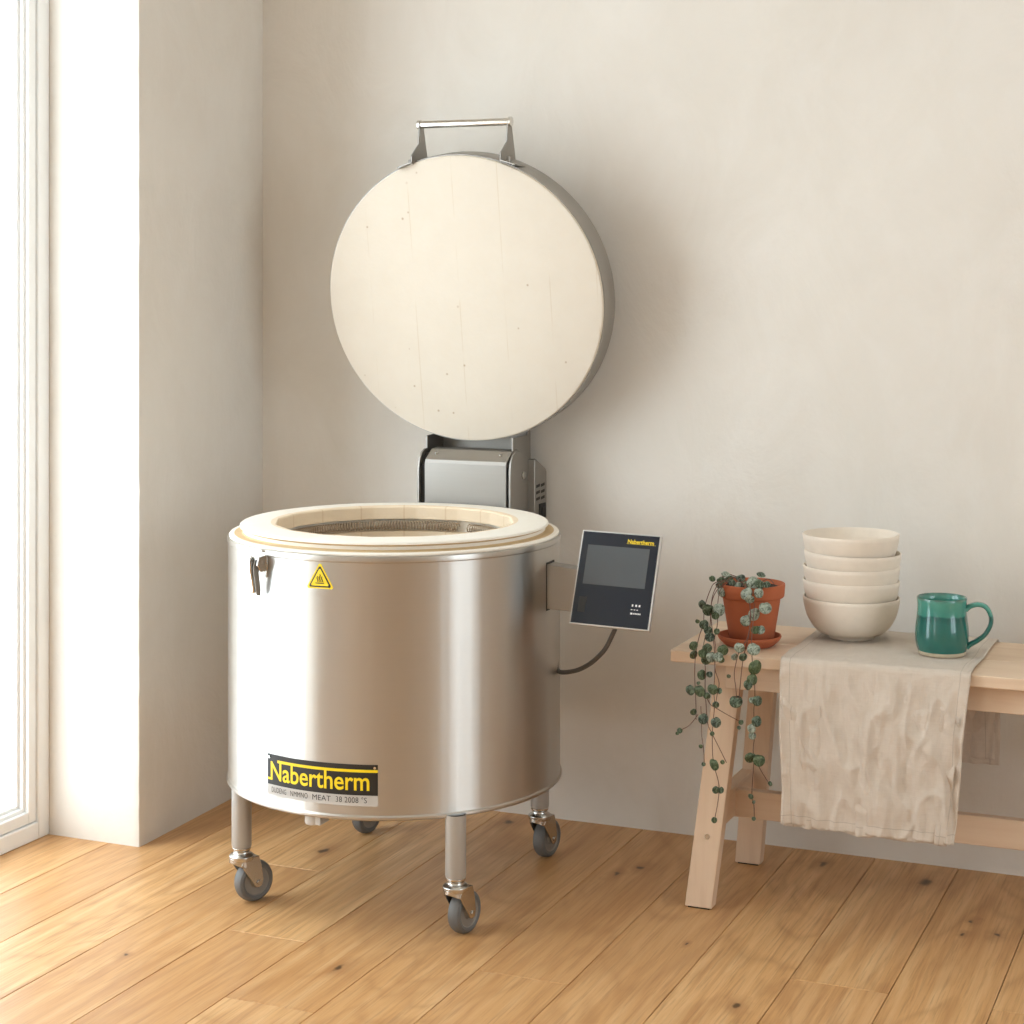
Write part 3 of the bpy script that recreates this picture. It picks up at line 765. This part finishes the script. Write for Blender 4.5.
# ------------------------------------------------------------------ linen towel
TX0, TX1 = -.922, -.552
def cloth(bm, uvl, y_off, zbot_f, zbot_b, x0, x1, seed, inset=0.0, topz=.0016):
    NU, NS = 90, 220
    zt, r = BZ+topz, .013
    yf = BY0-.007+y_off; yb = BY1+.005-y_off
    segs = []
    L1 = (zt-r)-zbot_f; La = PI/2*r; L2 = (yb-r)-(yf+r); L3 = (zt-r)-zbot_b
    tot = L1+La+L2+La+L3
    V = []
    for j in range(NS+1):
        s = tot*j/NS; row = []
        for i in range(NU+1):
            u = i/NU; x = x0+(x1-x0)*u
            e = 0; q = s
            if q < L1: y, z, n, hang, dd = yf, zbot_f+q, Vector((0, -1, 0)), 1, (L1-q)
            elif q < L1+La: a = (q-L1)/r; y, z, n, hang, dd = yf+r-r*math.cos(a), zt-r+r*math.sin(a), Vector((0, -math.cos(a), math.sin(a))), .5, 0
            elif q < L1+La+L2: y, z, n, hang, dd = yf+r+(q-L1-La), zt, Vector((0, 0, 1)), 0, 0
            elif q < tot-L3: a = (q-L1-La-L2)/r; y, z, n, hang, dd = yb-r+r*math.sin(a), zt-r+r*math.cos(a), Vector((0, math.sin(a), math.cos(a))), .5, 0
            else: y, z, n, hang, dd = yb, zt-r-(q-(tot-L3)), Vector((0, 1, 0)), 1, (q-(tot-L3))
            fold = noise.noise(Vector((u*5.2+seed, s*1.6, seed)))*.5+.5
            fine = noise.noise(Vector((u*17+seed, s*11, 3+seed)))
            crease = 1-abs(noise.noise(Vector((u*6+s*5+seed, s*7-u*3, 9))))*2
            crease = max(0, crease)**5
            ff = noise.noise(Vector((u*34, s*30, seed+4)))
            if hang == 1:
                k = min(1, dd/.12)
                cr2 = max(0, 1-abs(noise.noise(Vector((u*3.1-s*4+seed, s*5+u*4, 21))))*2.2)**3
                d = k*(.020*fold+.0075*fine)+.0055*crease*min(1, dd/.02)+.0075*cr2*min(1, dd/.04)+.0022*ff+.0015
                if s < L1: d += .010*k*(dd/L1)*(1 if u > .2 else .5)
                x += k*.004*noise.noise(Vector((s*5, seed, 0)))
                if s < L1:
                    x -= (.030*u**3-.006*(1-u)**3)*(dd/L1)
                    z -= .006*math.sin(u*PI*1.2+.4)*(1-q/L1)*0 + (.004*noise.noise(Vector((u*5, seed, 1))))*(1-q/L1)
                # back piece narrows to the right
            else: d = max(0, .0014*crease+.0010*fine+.0008*ff)+(.0012 if hang else .0)
            if hang == 0:
                edge = min(1, (s-L1-La)/.1)
                x += .003*noise.noise(Vector((s*9, seed, 2)))
            p = Vector((x, y, z))+n*(d)
            # hem line
            if s < .014 or u < .02 or u > .98: p += n*.0008
            v = bm.verts.new(p); row.append((v, u, s/.37))
        V.append(row)
    for j in range(NS):
        for i in range(NU):
            q = [V[j][i], V[j][i+1], V[j+1][i+1], V[j+1][i]]
            f = bm.faces.new([w[0] for w in q])
            for lp_, w in zip(f.loops, q): lp_[uvl].uv = (w[1], w[2])
bm = B(); uvl = bm.loops.layers.uv.new('UVMap')
cloth(bm, uvl, -.004, .209, .262, TX0, TX1, 1.3, topz=.0038)
cloth(bm, uvl, .0015, .203, .275, TX0+.004, TX1-.012, 7.1, topz=.0014)
tw = obj('linen_towel', bm, 'linen', None, origin=(-.737, 3.70, .20), smooth=180)
md = tw.modifiers.new('thick', 'SOLIDIFY'); md.thickness = .0014; md.offset = 0
tag(tw, 'creased beige linen towel draped over the pale wooden bench', 'towel')
TZ = BZ+.0062

# ------------------------------------------------------------------ bowls
def bowl_bm(c):
    bm = B(); H, R, t = .0860, .1005, .0036
    prof = [(.001, .004), (.040, .004), (.042, .0), (.0465, .0), (.0475, .005), (.052, .0085)]
    for i in range(1, 15):
        a = i/14; ang = a*PI/2*.93
        prof.append((.052+(R-.052)*math.sin(ang)/math.sin(PI/2*.93), .0085+(H-.0085)*(1-math.cos(ang))/(1-math.cos(PI/2*.93))))
    prof[-1] = (R, H-.0015); prof += [(R-.0012, H), (R-t+.0008, H), (R-t, H-.0015)]
    for i in range(13, -1, -1):
        a = i/14; ang = a*PI/2*.93
        r = .040+(R-t-.040)*math.sin(ang)/math.sin(PI/2*.93); z = .0270+(H-.0270)*(1-math.cos(ang))/(1-math.cos(PI/2*.93))
        prof.append((r-.0005, z))
    prof.append((.001, .0270))
    lathe(bm, prof, c, 96); return bm
bc = Vector((-.838, 3.778, TZ))
zr = [0, .0345, .0655, .0925, .1305]; zr = [0, .0350, .0660, .0945, .1315]
places = ['bottom', 'second from bottom', 'middle', 'second from top', 'top']
lab = ['cream unglazed bowl at the bottom of the stack, standing on the towel',
       'cream unglazed bowl second from the bottom of the stack',
       'cream unglazed bowl in the middle of the stack of five',
       'cream unglazed bowl just under the topmost one in the stack',
       'empty cream unglazed bowl on top of the stack, its inside showing']
jit = [(0, 0), (-.001, 0), (.0005, -.0005), (.0008, 0), (-.0005, 0)]
bowl = obj('bowl', bowl_bm(bc), 'bisque', None, origin=bc, smooth=50)
tag(bowl, lab[0], 'bowl', 'stacked cream bowls')
for i in range(1, 5):
    b = bowl.copy(); COL.objects.link(b); b.location = bc+Vector((jit[i][0], jit[i][1], zr[i])); b.rotation_euler = (math.radians(random.uniform(-.5, .5)), math.radians([0, .6, -.5, -1.2, .3][i]), i)
    b['label'] = lab[i]

# ------------------------------------------------------------------ mug
mc = Vector((-.633, 3.676, TZ+.0005))
bm = B()
outer = [(.001, .0), (.044, .0), (.0465, .002), (.0475, .008)]
glz = [(.0475, .008), (.0500, .014), (.0522, .026), (.0528, .040), (.0520, .055), (.0500, .070), (.0487, .082), (.0483, .096), (.0490, .108), (.0493, .1125), (.0480, .1140), (.0458, .1125), (.0445, .100), (.0450, .075), (.0475, .045), (.046, .015), (.040, .008), (.001, .007)]
lathe(bm, outer, mc, 80, mi=1); lathe(bm, glz, mc, 80)
bmesh.ops.remove_doubles(bm, verts=bm.verts, dist=.00005)
mug = obj('mug', bm, ['glaze', 'raw'], None, origin=mc, smooth=50)
tag(mug, 'teal glazed pottery mug with a loop handle, standing on the towel', 'mug')
hd = (RT*.97+FW*-.24).normalized()
hpth = smooth_path([mc+hd*a+Vector((0, 0, z)) for a, z in ((.046, .090), (.056, .098), (.072, .1015), (.086, .096), (.0945, .080), (.094, .062), (.084, .043), (.069, .030), (.056, .022), (.048, .015))], 6)
bm = B()
NP = len(hpth); rings = []
for i, p in enumerate(hpth):
    d = (hpth[min(i+1, NP-1)]-hpth[max(i-1, 0)]).normalized(); sidev = hd.cross(Vector((0, 0, 1))).normalized(); nn = d.cross(sidev).normalized()
    t = i/(NP-1); wv = .0125-.003*t; th = .0056-.0008*math.sin(PI*t)
    rings.append([bm.verts.new(p+sidev*wv*math.cos(2*PI*k/14)+nn*th*math.sin(2*PI*k/14)) for k in range(14)])
for A_, C_ in zip(rings[:-1], rings[1:]):
    for k in range(14): bm.faces.new((A_[k], A_[(k+1) % 14], C_[(k+1) % 14], C_[k]))
bm.faces.new(rings[0]); bm.faces.new(rings[-1])
obj('handle', bm, 'glaze', mug, origin=mc, smooth=60)

# ------------------------------------------------------------------ pot, saucer, plant
pc = Vector((-1.018, 3.652, BZ))
spc = pc+Vector((-.003, -.006, 0))
bm = B(); lathe(bm, [(.001, .0), (.048, .0), (.053, .003), (.0635, .014), (.0660, .019), (.0655, .0215), (.0625, .0215), (.0600, .017), (.050, .007), (.001, .006)], spc, 72)
sau = obj('plant_saucer', bm, 'terracotta', None, origin=spc, smooth=50); tag(sau, 'terracotta saucer under the potted trailing plant', 'saucer')
pb = pc+Vector((0, 0, .0065))
bm = B(); lathe(bm, [(.001, .0), (.043, .0), (.0455, .002), (.0590, .086), (.0595, .092), (.0655, .0935), (.0672, .096), (.0690, .118), (.0685, .121), (.0655, .1215), (.0635, .119), (.0620, .105), (.001, .104)], pb, 72)
pot = obj('potted_plant', bm, 'terracotta', None, origin=pb, smooth=50)
tag(pot, 'terracotta pot with a trailing plant of round silvery leaves hanging off the bench', 'plant')
bm = B(); NS_ = 24
for i in range(NS_):
    for j in range(1): pass
rings = []
for k in range(7):
    r = .062*k/6+.0005
    rings.append([bm.verts.new(pb+Vector((r*math.cos(2*PI*i/32), r*math.sin(2*PI*i/32), .112+.004*noise.noise(Vector((r*80, i*1.3, 2)))))) for i in range(32)])
for A_, C_ in zip(rings[:-1], rings[1:]):
    for i in range(32): bm.faces.new((A_[i], A_[(i+1) % 32], C_[(i+1) % 32], C_[i]))
obj('soil', bm, 'soil', pot, smooth=180)

YV = 3.505           # plane just in front of the bench edge where strands hang
def c1(x, y): return (660+x/6.4, 550+y/6.4)
def c2(x, y): return (660+x/3.94, 660+y/3.94)
def c7(x, y): return (660+x/7.314, 600+y/7.314)
def ydepth(py, y0, yd=None):
    """strands leave the pot at y0 and swing out to the hanging plane by bench level"""
    t = max(0, min(1, (py-596)/46)); t = t*t*(3-2*t); return y0+(YV-y0)*t
vines = [
 (3.60, [c1(400, 195), c1(345, 215), c1(320, 260), c1(295, 330), c1(282, 400), c1(278, 470), c1(255, 540), c1(235, 620), c1(225, 700), c1(222, 800), c1(226, 900), c1(230, 1000), c2(142, 235)]),
 (3.59, [c1(420, 190), c1(365, 230), c1(335, 300), c1(325, 400), c1(330, 470), c1(345, 600), c1(350, 700), c1(350, 820), c2(212, 120), c2(215, 180), c2(210, 240), c2(206, 300), c2(210, 400), c2(232, 490), c2(228, 560), c2(215, 628)]),
 (3.59, [c1(430, 200), c1(385, 260), c1(370, 340), c1(368, 470), c1(350, 560), c1(358, 640), c1(352, 760), c1(378, 850), c1(365, 930), c1(355, 990)]),
 (3.59, [c1(440, 200), c1(370, 250), c1(330, 340), c1(318, 500), c1(285, 570), c1(278, 660), c1(290, 760), c1(288, 880), c1(295, 990), c2(188, 250), c2(205, 290), c2(235, 350), c2(262, 405)]),
 (3.58, [c1(520, 200), c1(560, 250), c1(600, 330), c1(600, 420), c1(592, 500), c1(585, 600), c1(590, 700), c1(595, 790), c1(606, 870), c1(607, 960), c2(370, 200), c2(372, 300), c2(368, 370), c2(395, 430), c2(430, 487)]),
 (3.58, [c1(530, 210), c1(565, 300), c1(580, 420), c1(560, 560), c1(510, 640), c1(485, 730), c1(475, 800), c1(485, 880), c1(490, 950)]),
 (3.58, [c1(545, 210), c1(575, 330), c1(572, 520), c1(540, 660), c1(525, 750), c1(515, 850), c1(505, 960)]),
 (YV, [c1(295, 930), c1(320, 985), c2(222, 190), c2(270, 218), c2(318, 243)]),
 (YV, [c2(150, 215), c2(118, 255), c2(90, 272), c2(68, 285)]),
 (YV, [c1(262, 1000), c2(163, 230), c2(165, 300), c2(172, 350), c2(175, 410)]),
 (YV, [c2(372, 380), c2(366, 460), c2(362, 535), c2(370, 570), c2(372, 625)]),
]
for y0, P in vines:
    pts = [at(px, py, ydepth(py, y0) if y0 > YV else YV) for px, py in P]
    bm = B(); tube(bm, smooth_path(pts, 4), .0009, 5); obj('vine', bm, 'stem', pot, smooth=60)
# leaves: (px, py, radius px, pale?, layer)
LV = [(c1(420, 148), 30, 1), (c1(335, 180), 22, 0), (c1(390, 190), 28, 0), (c1(515, 175), 30, 0), (c1(600, 200), 46, 1), (c1(640, 212), 34, 0), (c1(495, 218), 24, 1), (c1(682, 216), 26, 0), (c1(650, 152), 30, 0),
 (c1(440, 182), 28, 0), (c1(460, 205), 24, 0), (c1(400, 268), 30, 1), (c1(380, 222), 24, 0), (c1(560, 215), 30, 0), (c1(610, 232), 28, 0),
 (c1(548, 274), 42, 1), (c1(635, 272), 33, 1), (c1(575, 315), 30, 1), (c1(675, 367), 40, 1), (c1(605, 412), 42, 1), (c1(545, 450), 36, 1), (c1(640, 508), 30, 1), (c1(610, 508), 28, 0),
 (c1(380, 380), 42, 1), (c1(265, 350), 32, 0), (c1(312, 382), 38, 0), (c1(355, 420), 24, 0), (c1(282, 475), 30, 0), (c1(305, 512), 28, 0), (c1(365, 520), 20, 0), (c1(318, 555), 30, 0), (c1(240, 455), 14, 0),
 (c1(218, 612), 30, 0), (c1(218, 670), 28, 0), (c1(300, 628), 30, 0), (c1(275, 658), 30, 0), (c1(300, 702), 34, 0), (c1(330, 682), 34, 1), (c1(370, 680), 32, 1), (c1(400, 640), 34, 0), (c1(385, 700), 26, 0),
 (c1(508, 624), 32, 1), (c1(600, 630), 40, 1), (c1(478, 684), 22, 1), (c1(533, 685), 26, 0), (c1(612, 750), 46, 0), (c1(592, 826), 36, 0), (c1(557, 860), 34, 0),
 (c1(270, 796), 32, 0), (c1(318, 794), 20, 0), (c1(245, 850), 12, 0), (c1(188, 896), 34, 0), (c1(248, 902), 38, 0), (c1(335, 891), 34, 0), (c1(300, 932), 22, 0), (c1(378, 900), 20, 0), (c1(440, 808), 13, 0), (c1(485, 966), 40, 0),
 (c1(592, 958), 22, 1), (c1(625, 963), 32, 0), (c1(355, 990), 22, 0),
 (c2(132, 205), 13, 0), (c2(172, 230), 21, 0), (c2(218, 245), 21, 0), (c2(78, 277), 11, 0), (c2(68, 288), 7, 0), (c2(160, 340), 8, 0), (c2(205, 290), 9, 0), (c2(245, 402), 9, 0), (c2(210, 412), 23, 0), (c2(172, 410), 8, 0),
 (c2(222, 512), 15, 0), (c2(238, 512), 13, 0), (c2(215, 630), 12, 0), (c2(320, 245), 10, 0), (c2(312, 266), 8, 0), (c2(382, 240), 21, 0), (c2(357, 270), 19, 1), (c2(365, 298), 15, 1), (c2(358, 386), 22, 0), (c2(392, 395), 23, 0), (c2(432, 487), 10, 0),
 (c2(357, 538), 11, 0), (c2(370, 560), 7, 0), (c2(370, 625), 8, 0), (c2(178, 140), 13, 0)]
def leaf_mesh(c, r, n, up):
    """rounded heart, slightly cupped; n = normal, up = towards the leaf base"""
    bm = B(); n = n.normalized(); sx = up.cross(n).normalized(); up = n.cross(sx).normalized()
    NR = 20; rings = []
    for k in range(4):
        f = k/3
        rg = []
        for i in range(NR):
            a = 2*PI*i/NR
            rr = r*(1-.16*math.exp(-((math.atan2(math.sin(a-PI/2), math.cos(a-PI/2)))/.35)**2)+.05*math.cos(a+PI/2))
            x = math.cos(a)*rr*f*1.03; y = math.sin(a)*rr*f
            z = -.20*r*f*f+.05*r*math.sin(3*a)*f
            rg.append(bm.verts.new(c+sx*x+up*y+n*z)) if k else None
        if k: rings.append(rg)
    ce = bm.verts.new(c)
    for i in range(NR): bm.faces.new((ce, rings[0][i], rings[0][(i+1) % NR]))
    for A_, C_ in zip(rings[:-1], rings[1:]):
        for i in range(NR): bm.faces.new((A_[i], A_[(i+1) % NR], C_[(i+1) % NR], C_[i]))
    return bm
cdir = -(FW+RT*.15)
for idx, ((px, py), r, pale) in enumerate(LV):
    scale = 6.4 if idx < 61 else 3.94
    rp = r/scale
    front = px > 738
    if py < 594: y = 3.605 if px < 740 else 3.60
    else: y = ydepth(py, 3.58)
    if py < 580: y = 3.625
    if 590 < py < 634 and px > 738: y = pc.y-.078 if py < 605 else 3.575
    if py >= 634: y = YV
    y -= .004+.003*(idx % 3)
    p = at(px, py, y); rm = rp/FPX*3.62*1.04
    tilt = Vector((random.uniform(-.8, .8), random.uniform(-.2, .2), random.uniform(-.3, .6)))
    up = Vector((random.uniform(-.8, .8), 0, 1))
    nrm = cdir+tilt
    if py < 586 and not (px > 745 and py > 590): nrm = cdir*.7+Vector((random.uniform(-.4, .4), 0, .7))
    if idx in (0, 8): nrm = cdir*.35+Vector((.2, 0, 1))
    o = obj('leaf', leaf_mesh(p, rm, nrm, up), 'leaf_pale' if pale else 'leaf', pot, smooth=180)
    md = o.modifiers.new('thick', 'SOLIDIFY'); md.thickness = .0007
# a few short crown stems on the soil
for i in range(7):
    a = math.radians(180+i*25); bm = B()
    p0 = pb+Vector((.02*math.cos(a*2), .02*math.sin(a*2), .112)); p1 = pb+Vector((.045*math.cos(a), .045*math.sin(a), .135)); p2 = pb+Vector((.064*math.cos(a), .064*math.sin(a), .128))
    tube(bm, smooth_path([p0, p1, p2], 4), .001, 5); obj('vine', bm, 'stem', pot, smooth=60)

# ------------------------------------------------------------------ light
w = bpy.data.worlds.new('World'); sc.world = w; w.use_nodes = True
bg = w.node_tree.nodes['Background']; bg.inputs[0].default_value = (.82, .91, 1.0, 1); bg.inputs[1].default_value = 4.5
sun = bpy.data.lights.new('sun', 'SUN'); sun.energy = 1.1; sun.angle = math.radians(46); sun.color = (.94, .975, 1.0)
so = bpy.data.objects.new('sun', sun); COL.objects.link(so); so.location = (-6, 0, 4)
e_ = math.radians(26); so.rotation_euler = Vector((.50*math.cos(e_), .866*math.cos(e_), -math.sin(e_))).to_track_quat('-Z', 'Y').to_euler()
sc.view_settings.exposure = .50
